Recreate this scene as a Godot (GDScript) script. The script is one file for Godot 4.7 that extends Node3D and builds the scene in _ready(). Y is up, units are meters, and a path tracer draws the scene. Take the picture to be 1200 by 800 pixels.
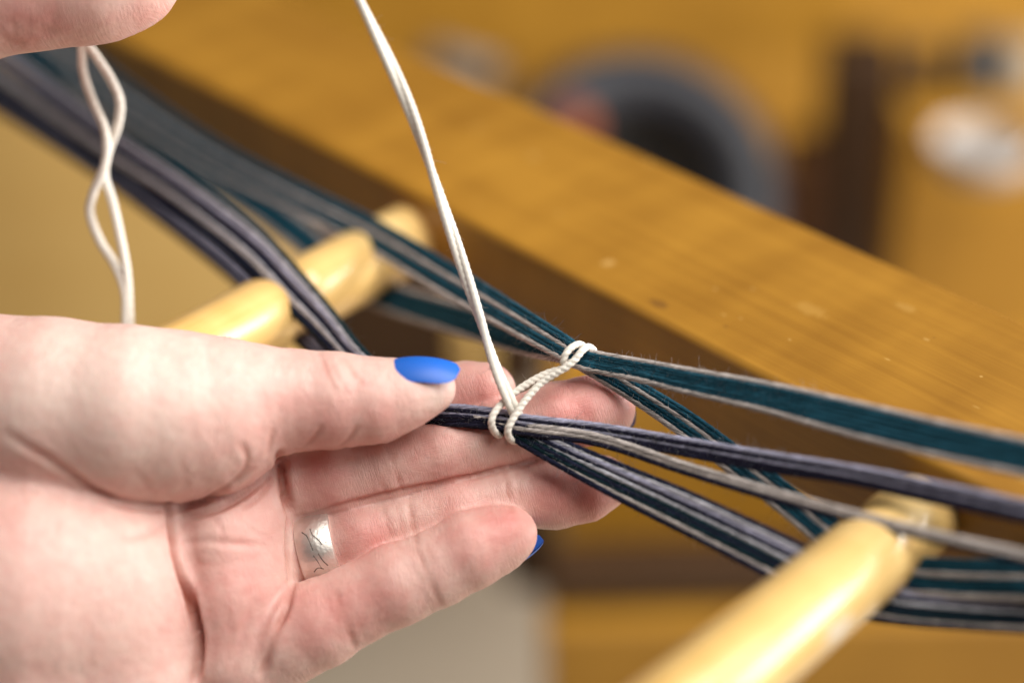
extends Node3D
# A pair of hands ties the cross of a warp on a pegged loom beam. World axes: x along the beam, y up, z along the pegs.

const F := 2160.0                       # focal length in photo pixels (the photo is 1200 wide)
const D0 := 0.45                        # focus distance
const OFF := Vector3(0.0, 1.3, 0.0)     # where the camera stands
var U: Vector3
var N: Vector3
var V: Vector3
var mats := {}
var rng := RandomNumberGenerator.new()


# ---------------------------------------------------------------- places
func cw(c: Vector3) -> Vector3:
	return Vector3(c.dot(U), c.dot(N), c.dot(V))

func ray(px: float, py: float) -> Vector3:
	return Vector3((px - 600.0) / F, -(py - 400.0) / F, -1.0)

func at(px: float, py: float, depth: float) -> Vector3:
	return OFF + cw(ray(px, py) * depth)

func P(px: float, py: float, z := 0.0) -> Vector3:      # z: millimetres in front of the knot
	return at(px, py, D0 - z * 0.001)

func R(r_px: float, z := 0.0) -> float:
	return r_px * (D0 - z * 0.001) / F


# ---------------------------------------------------------------- naming
func tag(o: Node, label: String, category: String, group := "") -> void:
	o.set_meta("label", label)
	o.set_meta("category", category)
	if group != "":
		o.set_meta("group", group)

func thing(called: String, where: Vector3, label: String, category: String, group := "") -> Node3D:
	var o := Node3D.new()
	o.name = called
	o.position = where
	add_child(o, true)
	tag(o, label, category, group)
	return o

func put(called: String, mesh: Mesh, m: Material, parent: Node = self) -> MeshInstance3D:
	var o := MeshInstance3D.new()
	o.name = called
	o.mesh = mesh
	o.material_override = m
	parent.add_child(o, true)
	if parent != self:
		o.position = -_world_of(parent)
	return o

func _world_of(n: Node) -> Vector3:
	var s := Vector3.ZERO
	while n != self:
		s += (n as Node3D).position
		n = n.get_parent()
	return s


# ---------------------------------------------------------------- mesh helpers
func mesh_of(v: PackedVector3Array, n: PackedVector3Array, idx: PackedInt32Array, uv := PackedVector2Array(), col := PackedColorArray()) -> ArrayMesh:
	var a := []
	a.resize(Mesh.ARRAY_MAX)
	a[Mesh.ARRAY_VERTEX] = v
	a[Mesh.ARRAY_NORMAL] = n
	if uv.size():
		a[Mesh.ARRAY_TEX_UV] = uv
	if col.size():
		a[Mesh.ARRAY_COLOR] = col
	a[Mesh.ARRAY_INDEX] = idx
	var m := ArrayMesh.new()
	m.add_surface_from_arrays(Mesh.PRIMITIVE_TRIANGLES, a)
	return m

func spline(pts: Array, step: float) -> PackedVector3Array:
	# Catmull-Rom through points, resampled evenly
	var c := Curve3D.new()
	c.bake_interval = step * 0.5
	var n := pts.size()
	for i in n:
		var p: Vector3 = pts[i]
		var a: Vector3 = pts[maxi(i - 1, 0)]
		var b: Vector3 = pts[mini(i + 1, n - 1)]
		var t := (b - a).normalized()
		var la := p.distance_to(a) / 3.0
		var lb := p.distance_to(b) / 3.0
		c.add_point(p, -t * la, t * lb)
	var len := c.get_baked_length()
	var k := maxi(2, int(len / step))
	var out := PackedVector3Array()
	for i in k + 1:
		out.append(c.sample_baked(len * i / k, true))
	return out

# A yarn: a tube round a path; plies > 0 twists it into that many plies, turned once every pitch metres.
func yarn(path: PackedVector3Array, r: float, sides: int, plies: int, pitch: float, depth: float, caps := true, wob := 0.0) -> ArrayMesh:
	var v := PackedVector3Array()
	var nn := PackedVector3Array()
	var uv := PackedVector2Array()
	var idx := PackedInt32Array()
	var k := path.size()
	var t := (path[1] - path[0]).normalized()
	var a := t.cross(Vector3(0.31, 0.77, 0.55)).normalized()
	var s := 0.0
	var phase := rng.randf() * TAU
	for i in k:
		var t2 := (path[mini(i + 1, k - 1)] - path[maxi(i - 1, 0)]).normalized()
		a = (a - t2 * a.dot(t2)).normalized()
		var b := t2.cross(a)
		if i > 0:
			s += path[i].distance_to(path[i - 1])
		var tw := phase + s / pitch * TAU
		var rr := r * (1.0 + wob * sin(s * 2100.0 + phase) * sin(s * 790.0 + phase * 2.0))
		for j in sides + 1:
			var th := TAU * j / sides
			var q := 1.0
			var dq := 0.0
			if plies > 0:
				q = 1.0 - depth + depth * 2.0 * absf(cos((th - tw) * plies * 0.5)) * 0.5
				dq = -depth * sin((th - tw) * plies * 0.5) * signf(cos((th - tw) * plies * 0.5)) * plies * 0.5
			var ca := cos(th)
			var sa := sin(th)
			var radial := a * ca + b * sa
			var tang := b * ca - a * sa
			v.append(path[i] + radial * rr * q)
			# gradient: radial - (dq/q) tang + axial term of the twist
			nn.append((radial * q - tang * dq + t2 * dq * rr * TAU / pitch).normalized())
			uv.append(Vector2(float(j) / sides, s / (r * TAU)))
	var w := sides + 1
	for i in k - 1:
		for j in sides:
			var p := i * w + j
			idx.append_array([p, p + w, p + 1, p + 1, p + w, p + w + 1])
	if caps:
		for e in [0, k - 1]:
			var tt := (path[1] - path[0]).normalized() if e == 0 else (path[k - 1] - path[k - 2]).normalized()
			var c := v.size()
			v.append(path[e] + tt * r * (-0.3 if e == 0 else 0.3))
			nn.append(tt * (-1.0 if e == 0 else 1.0))
			uv.append(Vector2(0.5, 0))
			for j in sides:
				var p: int = e * w + j
				if e == 0:
					idx.append_array([c, p, p + 1])
				else:
					idx.append_array([c, p + 1, p])
	return mesh_of(v, nn, idx, uv)

# Lathe: profile of (distance along axis, radius), smooth except where a point repeats.
func lathe(o: Vector3, axis: Vector3, prof: Array, sides := 64) -> ArrayMesh:
	var v := PackedVector3Array()
	var nn := PackedVector3Array()
	var uv := PackedVector2Array()
	var idx := PackedInt32Array()
	axis = axis.normalized()
	var a := axis.cross(Vector3(0.2, 0.9, 0.3)).normalized()
	var b := axis.cross(a)
	var w := sides + 1
	for i in prof.size() - 1:
		var p0: Vector2 = prof[i]
		var p1: Vector2 = prof[i + 1]
		if p0.is_equal_approx(p1):
			continue
		var d := (p1 - p0).normalized()
		var base := v.size()
		for q in 2:
			var p := p0 if q == 0 else p1
			var nb := d
			var other: Vector2 = d
			if q == 0 and i > 0 and not (prof[i - 1] as Vector2).is_equal_approx(p0):
				other = (p0 - (prof[i - 1] as Vector2)).normalized()
			elif q == 1 and i + 2 < prof.size() and not (prof[i + 2] as Vector2).is_equal_approx(p1):
				other = ((prof[i + 2] as Vector2) - p1).normalized()
			nb = (d + other).normalized() if d.dot(other) > 0.3 else d
			for j in w:
				var th := TAU * j / sides
				var rad := a * cos(th) + b * sin(th)
				v.append(o + axis * p.x + rad * p.y)
				nn.append((rad * nb.x - axis * nb.y).normalized())
				uv.append(Vector2(p.x * 4.0, float(j) / sides))
		for j in sides:
			var p := base + j
			idx.append_array([p, p + w, p + 1, p + 1, p + w, p + w + 1])
	return mesh_of(v, nn, idx, uv)

# A box with rounded edges in the frame (bx, by, bz), half sizes h, edge radius r.
func soft_box(c: Vector3, bx: Vector3, by: Vector3, bz: Vector3, h: Vector3, r: float) -> ArrayMesh:
	var v := PackedVector3Array()
	var nn := PackedVector3Array()
	var idx := PackedInt32Array()
	var uv := PackedVector2Array()
	var ax := [bx, by, bz]
	var steps := [-1.0, -0.86, -0.5, 0.5, 0.86, 1.0]
	for f in 3:
		for s in [-1.0, 1.0]:
			var i1 := (f + 1) % 3
			var i2 := (f + 2) % 3
			var base := v.size()
			var ts := [-45.0, -22.0, 0.0, 0.0, 22.0, 45.0]
			for i in 6:
				for j in 6:
					var core := Vector3.ZERO
					core[f] = s * (h[f] - r)
					core[i1] = (h[i1] - r) * (-1.0 if i < 3 else 1.0)
					core[i2] = (h[i2] - r) * (-1.0 if j < 3 else 1.0)
					var d := Vector3.ZERO
					d[f] = s
					d[i1] = tan(deg_to_rad(ts[i]))
					d[i2] = tan(deg_to_rad(ts[j]))
					d = d.normalized()
					var p := core + d * r
					v.append(c + bx * p.x + by * p.y + bz * p.z)
					nn.append(bx * d.x + by * d.y + bz * d.z)
					uv.append(Vector2(p[i1], p[i2]))
			for i in 5:
				for j in 5:
					var p := base + i * 6 + j
					if s > 0:
						idx.append_array([p, p + 1, p + 6, p + 1, p + 7, p + 6])
					else:
						idx.append_array([p, p + 6, p + 1, p + 1, p + 6, p + 7])
	return mesh_of(v, nn, idx, uv)


# ---------------------------------------------------------------- materials
func lin(r: float, g: float, b: float) -> Color:
	return Color(r, g, b).linear_to_srgb()

func mat(called: String, c: Color, rough := 0.6, spec := 0.5) -> StandardMaterial3D:
	var m := StandardMaterial3D.new()
	m.resource_name = called
	m.albedo_color = c
	m.roughness = rough
	m.metallic_specular = spec
	mats[called] = m
	return m

func noise_img(w: int, h: int, freq: float, seed_: int, oct := 4, type := FastNoiseLite.TYPE_SIMPLEX) -> Image:
	var f := FastNoiseLite.new()
	f.seed = seed_
	f.frequency = freq
	f.fractal_octaves = oct
	f.noise_type = type
	return f.get_seamless_image(w, h)

# Varnished wood: growth lines along u, slow colour drift, cross-grain figure, and (beam only) wear marks.
func wood_tex(dark: Color, light: Color, seed_: int, marks: Array, w := 1024, h := 1024) -> ImageTexture:
	var lines := noise_img(32, h, 0.03, seed_, 4)
	lines.resize(w, h, Image.INTERPOLATE_CUBIC)
	var fine := noise_img(64, h, 0.16, seed_ + 1, 2)
	fine.resize(w, h, Image.INTERPOLATE_CUBIC)
	var slow := noise_img(128, 128, 0.014, seed_ + 2, 3)
	slow.resize(w, h, Image.INTERPOLATE_CUBIC)
	var fig := noise_img(256, 32, 0.05, seed_ + 3, 3)
	fig.resize(w, h, Image.INTERPOLATE_CUBIC)
	for im in [lines, fine, slow, fig]:
		im.convert(Image.FORMAT_L8)
	var a := lines.get_data()
	var b := fine.get_data()
	var c := slow.get_data()
	var d := fig.get_data()
	var out := PackedByteArray()
	out.resize(w * h * 3)
	for i in w * h:
		var t := (a[i] * 0.30 + b[i] * 0.16 + c[i] * 0.46 + d[i] * 0.42) / 255.0 - 0.17
		t = clampf(t, 0.0, 1.0)
		out[i * 3] = int(255.0 * (dark.r + (light.r - dark.r) * t))
		out[i * 3 + 1] = int(255.0 * (dark.g + (light.g - dark.g) * t))
		out[i * 3 + 2] = int(255.0 * (dark.b + (light.b - dark.b) * t))
	# wear with a shape of its own: [u, v, half width, half height, tint, strength], in pixels
	var rough := FastNoiseLite.new()
	rough.seed = seed_
	rough.frequency = 0.09
	for m in marks:
		var ru: float = m[2]
		var rv: float = m[3]
		for y in range(-int(rv * 1.6), int(rv * 1.6) + 1):
			for x in range(-int(ru * 1.6), int(ru * 1.6) + 1):
				var q := sqrt(x * x / (ru * ru) + y * y / (rv * rv)) + 0.45 * rough.get_noise_2d(m[0] + x, (m[1] + y) * 0.6)
				var k: float = m[5] * (1.0 - smoothstep(0.55, 1.0, q))
				if k <= 0.0:
					continue
				var p := (posmod(int(m[1]) + y, h) * w + posmod(int(m[0]) + x, w)) * 3
				var tint: Color = m[4]
				out[p] = int(lerpf(out[p], tint.r * 255.0, k))
				out[p + 1] = int(lerpf(out[p + 1], tint.g * 255.0, k))
				out[p + 2] = int(lerpf(out[p + 2], tint.b * 255.0, k))
	var img := Image.create_from_data(w, h, false, Image.FORMAT_RGB8, out)
	return ImageTexture.create_from_image(img)

func fibre_tex(seed_: int, contrast: float) -> Array:      # slanting wool fibres, as tint and as height
	var w := 128
	var f := FastNoiseLite.new()
	f.seed = seed_
	f.frequency = 1.0
	f.fractal_octaves = 2
	var im := Image.create(w, w, false, Image.FORMAT_L8)
	for y in w:
		for x in w:
			# a torus of noise, sheared so that the fibres slant round the yarn
			var u := TAU * x / w
			var q := TAU * (y + x * 1.0) / w
			var n := f.get_noise_3d(cos(u) * 0.7, sin(u) * 0.7, 0.0 + cos(q) * 3.2) * 0.5 + f.get_noise_3d(cos(q) * 6.0, sin(q) * 6.0, sin(u) * 1.0) * 0.9
			im.set_pixel(x, y, Color.from_hsv(0, 0, clampf(1.0 - contrast * 0.5 + contrast * n, 0.0, 1.0)))
	return [ImageTexture.create_from_image(im)]

func yarn_mat(called: String, c: Color) -> StandardMaterial3D:
	var m := mat(called, c, 0.95, 0.25)
	m.albedo_texture = mats["fibre"]
	m.uv1_scale = Vector3(1, 0.35, 1)
	m.heightmap_enabled = true
	m.heightmap_texture = mats["fibre"]
	m.heightmap_scale = 0.02
	m.rim_enabled = true
	m.rim = 0.35
	m.rim_tint = 0.7
	return m


# ---------------------------------------------------------------- flesh: a field of tapered capsules, meshed as surface nets
class Flesh:
	var cell: float
	var lo: Vector3
	var nx: int
	var ny: int
	var nz: int
	var groups := []          # PackedFloat32Array per group
	var ks := []
	var jobs := []            # per group: list of [a, b, ra, rb]
	var d := PackedFloat32Array()
	var verts := PackedVector3Array()
	var norms := PackedVector3Array()
	var quads := PackedInt32Array()
	var bins := {}
	var turn := Basis()         # the grid's own axes in the world

	func setup(a: Vector3, b: Vector3, c: float) -> void:
		cell = c
		lo = a
		nx = int((b.x - a.x) / c) + 2
		ny = int((b.y - a.y) / c) + 2
		nz = int((b.z - a.z) / c) + 2

	func group(k: float, bones: Array) -> void:
		ks.append(k)
		jobs.append(bones)
		groups.append(PackedFloat32Array())

	func fill_group(g: int) -> void:
		var e := PackedFloat32Array()
		e.resize(nx * ny * nz)
		e.fill(1.0)
		var k: float = ks[g]
		var m := k + cell * 2.5
		for bone in jobs[g]:
			var a: Vector3 = (turn.inverse() * bone[0] - lo) / cell
			var b: Vector3 = (turn.inverse() * bone[1] - lo) / cell
			var ra: float = bone[2]
			var rb: float = bone[3]
			var mr := (maxf(ra, rb) + m) / cell
			var x0 := maxi(0, int(minf(a.x, b.x) - mr))
			var x1 := mini(nx - 1, int(maxf(a.x, b.x) + mr) + 1)
			var y0 := maxi(0, int(minf(a.y, b.y) - mr))
			var y1 := mini(ny - 1, int(maxf(a.y, b.y) + mr) + 1)
			var z0 := maxi(0, int(minf(a.z, b.z) - mr))
			var z1 := mini(nz - 1, int(maxf(a.z, b.z) + mr) + 1)
			var ab := b - a
			var inv := 1.0 / maxf(ab.length_squared(), 1e-6)
			var dr := rb - ra
			for z in range(z0, z1 + 1):
				for y in range(y0, y1 + 1):
					var py := y - a.y
					var pz := z - a.z
					var tyz := py * ab.y + pz * ab.z
					var at_ := (z * ny + y) * nx
					for x in range(x0, x1 + 1):
						var px := x - a.x
						var t := clampf((px * ab.x + tyz) * inv, 0.0, 1.0)
						var qx := px - ab.x * t
						var qy := py - ab.y * t
						var qz := pz - ab.z * t
						var v := sqrt(qx * qx + qy * qy + qz * qz) * cell - ra - dr * t
						if v < m:
							var o: float = e[at_ + x]
							var h := k - absf(o - v)
							if h > 0.0:
								e[at_ + x] = minf(o, v) - h * h * 0.25 / k
							elif v < o:
								e[at_ + x] = v
		groups[g] = e

	func solve(kp: Array, kf: float) -> void:
		# every group in its own thread; then fingers join the palm with kp, and each other with kf
		var id := WorkerThreadPool.add_group_task(fill_group, groups.size())
		WorkerThreadPool.wait_for_group_task_completion(id)
		d = groups[0].duplicate()
		var palm: PackedFloat32Array = groups[0]
		for g in range(1, groups.size()):
			var e: PackedFloat32Array = groups[g]
			var k: float = kp[g - 1]
			var lim := maxf(k, 0.004)
			for i in e.size():
				var v := e[i]
				if v < lim:
					var o := palm[i]
					var h := k - absf(o - v)
					if h > 0.0:
						v = minf(o, v) - h * h * 0.25 / k
					elif o < v:
						v = o
					o = d[i]
					if v < o + kf:
						h = kf - absf(o - v)
						if h > 0.0 and g > 1:
							d[i] = minf(o, v) - h * h * 0.25 / kf
						elif v < o:
							d[i] = v
		groups.clear()

	func sample(p: Vector3) -> float:
		var q := (turn.inverse() * p - lo) / cell
		var x := int(q.x)
		var y := int(q.y)
		var z := int(q.z)
		if q.x < 0 or q.y < 0 or q.z < 0 or x >= nx - 1 or y >= ny - 1 or z >= nz - 1:
			return 1.0
		var fx := q.x - x
		var fy := q.y - y
		var fz := q.z - z
		var i := (z * ny + y) * nx + x
		var sy := nx
		var sz := nx * ny
		var a := lerpf(lerpf(d[i], d[i + 1], fx), lerpf(d[i + sy], d[i + sy + 1], fx), fy)
		var b := lerpf(lerpf(d[i + sz], d[i + sz + 1], fx), lerpf(d[i + sz + sy], d[i + sz + sy + 1], fx), fy)
		return lerpf(a, b, fz)

	func hit(o: Vector3, dir: Vector3, t0: float, t1: float) -> Vector3:
		var t := t0
		while t < t1:
			var v := sample(o + dir * t)
			if v < 0.0002:
				return o + dir * t
			t += clampf(v * 0.8, 0.0003, 0.004)
		return o + dir * t1

	func nets() -> void:
		var index := PackedInt32Array()
		index.resize(d.size())
		index.fill(-1)
		var sy := nx
		var sz := nx * ny
		var near := cell * 1.9
		var cells := PackedInt32Array()
		for z in nz - 1:
			for y in ny - 1:
				var row := z * sz + y * sy
				for x in nx - 1:
					var i := row + x
					if absf(d[i]) > near:
						continue
					var v0 := d[i]
					var v1 := d[i + 1]
					var v2 := d[i + sy]
					var v3 := d[i + sy + 1]
					var v4 := d[i + sz]
					var v5 := d[i + sz + 1]
					var v6 := d[i + sz + sy]
					var v7 := d[i + sz + sy + 1]
					var neg := int(v0 < 0) + int(v1 < 0) + int(v2 < 0) + int(v3 < 0) + int(v4 < 0) + int(v5 < 0) + int(v6 < 0) + int(v7 < 0)
					if neg == 0 or neg == 8:
						continue
					var s := Vector3.ZERO
					var c := 0
					if (v0 < 0) != (v1 < 0):
						s += Vector3(v0 / (v0 - v1), 0, 0); c += 1
					if (v2 < 0) != (v3 < 0):
						s += Vector3(v2 / (v2 - v3), 1, 0); c += 1
					if (v4 < 0) != (v5 < 0):
						s += Vector3(v4 / (v4 - v5), 0, 1); c += 1
					if (v6 < 0) != (v7 < 0):
						s += Vector3(v6 / (v6 - v7), 1, 1); c += 1
					if (v0 < 0) != (v2 < 0):
						s += Vector3(0, v0 / (v0 - v2), 0); c += 1
					if (v1 < 0) != (v3 < 0):
						s += Vector3(1, v1 / (v1 - v3), 0); c += 1
					if (v4 < 0) != (v6 < 0):
						s += Vector3(0, v4 / (v4 - v6), 1); c += 1
					if (v5 < 0) != (v7 < 0):
						s += Vector3(1, v5 / (v5 - v7), 1); c += 1
					if (v0 < 0) != (v4 < 0):
						s += Vector3(0, 0, v0 / (v0 - v4)); c += 1
					if (v1 < 0) != (v5 < 0):
						s += Vector3(1, 0, v1 / (v1 - v5)); c += 1
					if (v2 < 0) != (v6 < 0):
						s += Vector3(0, 1, v2 / (v2 - v6)); c += 1
					if (v3 < 0) != (v7 < 0):
						s += Vector3(1, 1, v3 / (v3 - v7)); c += 1
					index[i] = verts.size()
					cells.append(i)
					verts.append(turn * (lo + (Vector3(x, y, z) + s / c) * cell))
					norms.append(turn * Vector3(v1 + v3 + v5 + v7 - v0 - v2 - v4 - v6, v2 + v3 + v6 + v7 - v0 - v1 - v4 - v5, v4 + v5 + v6 + v7 - v0 - v1 - v2 - v3).normalized())
		for i in cells:
			var inside := d[i] < 0
			var c0 := index[i]
			# edges that leave corner i along x, y and z; each is shared by four cells
			for e in 3:
				var step := 1 if e == 0 else sy if e == 1 else sz
				var j := i + step
				if j >= d.size() or (d[j] < 0) == inside:
					continue
				var p := sy if e == 0 else sz if e == 1 else 1
				var q := sz if e == 0 else 1 if e == 1 else sy
				if i - p - q < 0:
					continue
				var a := index[i - p]
				var b := index[i - p - q]
				var c := index[i - q]
				if a < 0 or b < 0 or c < 0:
					continue
				if inside:
					quads.append_array([c0, b, a, c0, c, b])
				else:
					quads.append_array([c0, a, b, c0, b, c])

	func soften(times: int) -> void:
		for t in times:
			var s := PackedVector3Array()
			var c := PackedInt32Array()
			s.resize(verts.size())
			c.resize(verts.size())
			for i in range(0, quads.size(), 3):
				var a := quads[i]
				var b := quads[i + 1]
				var e := quads[i + 2]
				s[a] += verts[b] + verts[e]
				s[b] += verts[a] + verts[e]
				s[e] += verts[a] + verts[b]
				c[a] += 2
				c[b] += 2
				c[e] += 2
			for i in verts.size():
				if c[i] > 0:
					verts[i] = verts[i].lerp(s[i] / c[i], 0.5)

	func key(p: Vector3) -> Vector3i:
		return Vector3i((p / 0.004).floor())

	func bin_up() -> void:
		for i in verts.size():
			var k := key(verts[i])
			if not bins.has(k):
				bins[k] = PackedInt32Array()
			bins[k].append(i)

	func near_box(a: Vector3, b: Vector3) -> PackedInt32Array:
		var out := PackedInt32Array()
		var k0 := key(a)
		var k1 := key(b)
		for z in range(k0.z, k1.z + 1):
			for y in range(k0.y, k1.y + 1):
				for x in range(k0.x, k1.x + 1):
					var k := Vector3i(x, y, z)
					if bins.has(k):
						out.append_array(bins[k])
		return out

	# presses a fold into the skin along a line of points on it
	func fold(line: PackedVector3Array, depth: float, width: float, move: PackedFloat32Array, tint: PackedFloat32Array, red: float) -> void:
		var best := {}
		var total := float(line.size() - 1)
		for i in line.size() - 1:
			var a := line[i]
			var b := line[i + 1]
			var g := Vector3.ONE * width * 3.2
			var ab := b - a
			var inv := 1.0 / maxf(ab.length_squared(), 1e-12)
			for k in near_box(a.min(b) - g, a.max(b) + g):
				var p := verts[k]
				var t := clampf((p - a).dot(ab) * inv, 0.0, 1.0)
				var dist := p.distance_to(a + ab * t)
				if dist < width * 3.2 and (not best.has(k) or best[k].x > dist):
					best[k] = Vector2(dist, (i + t) / total)
		for k in best:
			var q: Vector2 = best[k]
			var x := q.x / width
			var end := sqrt(clampf(sin(PI * clampf(q.y, 0.0, 1.0)), 0.0, 1.0))
			var y := x - 2.0
			move[k] += depth * end * (-exp(-x * x) + 0.12 * exp(-y * y))
			tint[k] = maxf(tint[k], red * end * exp(-x * x * 0.8))

	func finish(move: PackedFloat32Array) -> void:
		for i in verts.size():
			verts[i] += norms[i] * move[i]
		var n := PackedVector3Array()
		n.resize(verts.size())
		for i in range(0, quads.size(), 3):
			var a := quads[i]
			var b := quads[i + 1]
			var c := quads[i + 2]
			var f := (verts[c] - verts[a]).cross(verts[b] - verts[a])
			n[a] += f
			n[b] += f
			n[c] += f
		for i in n.size():
			n[i] = n[i].normalized()
		norms = n


func bones(list: Array) -> Array:           # [px, py, z mm, radius px] joints in a row -> tapered capsules
	var out := []
	for i in maxi(1, list.size() - 1):
		var a: Array = list[i]
		var b: Array = list[mini(i + 1, list.size() - 1)]
		out.append([P(a[0], a[1], a[2]), P(b[0], b[1], b[2]), R(a[3], a[2]), R(b[3], b[2])])
	return out

func bounds(all: Array, turn: Basis) -> Array:
	var lo := Vector3.ONE * 1e9
	var hi := -lo
	for g in all:
		for b in g:
			for e in 2:
				var r: Vector3 = Vector3.ONE * (b[2 + e] + 0.004)
				var p: Vector3 = turn.inverse() * b[e]
				lo = lo.min(p - r)
				hi = hi.max(p + r)
	return [lo, hi]

func surface(fl: Flesh, px: float, py: float) -> Vector3:
	var dir := cw(ray(px, py))
	return fl.hit(OFF, dir, 0.33, 0.56)

func crease_line(fl: Flesh, pts: Array) -> PackedVector3Array:
	var c := Curve2D.new()
	var n := pts.size() / 2
	for i in n:
		var p := Vector2(pts[2 * i], pts[2 * i + 1])
		var a := Vector2(pts[2 * maxi(i - 1, 0)], pts[2 * maxi(i - 1, 0) + 1])
		var b := Vector2(pts[2 * mini(i + 1, n - 1)], pts[2 * mini(i + 1, n - 1) + 1])
		c.add_point(p, -(b - a) / 6.0, (b - a) / 6.0)
	var out := PackedVector3Array()
	var k := maxi(3, int(c.get_baked_length() / 9.0))
	for i in k + 1:
		var p := c.sample_baked(c.get_baked_length() * i / k, true)
		out.append(surface(fl, p.x, p.y))
	return out

# blushes: [point, radius, strength]; strength < 0 pales
func skin_mesh(fl: Flesh, folds: Array, blush: Array, along: Vector3, across: Vector3) -> ArrayMesh:
	var n := fl.verts.size()
	var move := PackedFloat32Array()
	move.resize(n)
	var tint := PackedFloat32Array()
	tint.resize(n)
	fl.bin_up()
	for f in folds:
		fl.fold(crease_line(fl, f[0]), f[1] * 0.001, f[2] * 0.001, move, tint, f[3])
	var red := PackedFloat32Array()
	red.resize(n)
	for b in blush:
		var c: Vector3 = b[0]
		var r: float = b[1]
		for k in fl.near_box(c - Vector3.ONE * r * 2.0, c + Vector3.ONE * r * 2.0):
			red[k] += b[2] * exp(-c.distance_squared_to(fl.verts[k]) / (r * r))
	var nz := FastNoiseLite.new()
	nz.seed = 5
	nz.frequency = 190.0
	nz.fractal_octaves = 3
	var nz2 := FastNoiseLite.new()
	nz2.seed = 9
	nz2.frequency = 60.0
	var col := PackedColorArray()
	col.resize(n)
	var pale := Vector3(0.77, 0.575, 0.51)
	var pink := Vector3(0.65, 0.215, 0.195)
	var deep_shade := Vector3(0.40, 0.115, 0.07)  # red of the creases, with the shade of folds and gaps painted in
	for i in n:
		var p := fl.verts[i]
		move[i] += 0.00012 * nz.get_noise_3dv(p * 2.0)
		var t := clampf(0.27 + red[i] * 0.95 + 0.16 * nz.get_noise_3dv(p) + 0.14 * nz2.get_noise_3dv(p), 0.0, 1.0)
		var c := pale.lerp(pink, t).lerp(deep_shade, tint[i])
		col[i] = Color(c.x, c.y, c.z)
	fl.finish(move)
	along = along.normalized()
	across = (across - along * across.dot(along)).normalized()
	var uv := PackedVector2Array()
	uv.resize(n)
	for i in n:
		uv[i] = Vector2(fl.verts[i].dot(along), fl.verts[i].dot(across)) / 0.03
	return mesh_of(fl.verts, fl.norms, fl.quads, uv, col)


# A painted nail: a curved plate, axis along the finger, normal outward.
func nail(called: String, parent: Node3D, c: Vector3, axis: Vector3, nrm: Vector3, length: float, width: float, curve: float, m: Material) -> void:
	axis = axis.normalized()
	nrm = (nrm - axis * nrm.dot(axis)).normalized()
	var side := axis.cross(nrm)
	var v := PackedVector3Array()
	var nn := PackedVector3Array()
	var idx := PackedInt32Array()
	var nu := 20
	var nv := 18
	for layer in 2:
		for i in nu + 1:
			var u := -1.0 + 2.0 * i / nu
			var half := width * 0.5 * pow(maxf(0.0, 1.0 - pow(absf(u), 3.4)), 0.45)
			for j in nv + 1:
				var s := half * (-1.0 + 2.0 * j / nv)
				var th := s / curve
				var edge := 1.0 - pow(maxf(absf(u), absf(-1.0 + 2.0 * j / nv)), 8.0)
				var rr := curve + (0.00045 * edge if layer == 0 else -0.0002)
				var bend := -0.09 * length * u * u
				v.append(c + axis * (u * length * 0.5) + side * sin(th) * rr + nrm * (cos(th) * rr - curve + bend))
				var out := side * sin(th) + nrm * cos(th) + axis * 0.36 * u
				nn.append(out.normalized() if layer == 0 else -out.normalized())
	var w := nv + 1
	var off := (nu + 1) * w
	for i in nu:
		for j in nv:
			var p := i * w + j
			idx.append_array([p, p + w, p + 1, p + 1, p + w, p + w + 1])
			idx.append_array([off + p, off + p + 1, off + p + w, off + p + 1, off + p + w + 1, off + p + w])
	put(called, mesh_of(v, nn, idx), m, parent)


# ================================================================ the scene
func _ready() -> void:
	rng.seed = 11
	# --- camera: the beam runs along x; two points of its front edge give its direction
	var b1 := ray(445, 205.5) * 0.55
	var b2 := ray(1088, 539.5) * 0.42
	U = (b2 - b1).normalized()
	var pn := ray(1088, 602).cross(ray(688, 874)).normalized()
	V = pn.cross(U).normalized()
	if V.z < 0.0:
		V = -V
	N = V.cross(U).normalized()
	if N.y < 0.0:
		N = -N
	var cam := Camera3D.new()
	cam.name = "camera"
	cam.transform = Transform3D(Basis(cw(Vector3.RIGHT), cw(Vector3.UP), cw(Vector3.BACK)), OFF)
	cam.near = 0.02
	cam.far = 40.0
	var lens := CameraAttributesPhysical.new()
	lens.frustum_focal_length = 94.5
	lens.frustum_focus_distance = 0.449
	lens.frustum_near = 0.02
	lens.frustum_far = 40.0
	lens.exposure_aperture = 4.0
	cam.attributes = lens
	add_child(cam)
	cam.fov = rad_to_deg(2.0 * atan(400.0 / F))
	cam.current = true
	# --- air and lamps: a room's soft light, a window on the right, a fill added above and in front, as ceiling bounce
	var env := Environment.new()
	env.background_mode = Environment.BG_COLOR
	env.background_color = Color(0.22, 0.22, 0.22)
	env.tonemap_mode = Environment.TONE_MAPPER_LINEAR
	env.tonemap_exposure = 0.96
	env.sdfgi_enabled = true
	env.ssao_enabled = true
	env.ssil_enabled = true
	var we := WorldEnvironment.new()
	we.name = "room_air"
	we.environment = env
	add_child(we)
	var focus := P(500, 480)
	area_light("window_light", focus, cw(Vector3(0.93, 0.20, -0.06)), 1.3, Vector2(1.2, 0.8), 4.2, Color(1.0, 0.98, 0.96))
	area_light("ceiling_fill", focus, cw(Vector3(0.40, 0.72, 0.62)), 1.7, Vector2(1.5, 1.2), 4.9, Color(1.0, 0.975, 0.94))  # soft overhead fill, added to brighten the palm

	materials()
	setting()
	loom()
	left_hand()
	other_hand()
	warps()
	strings()


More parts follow.
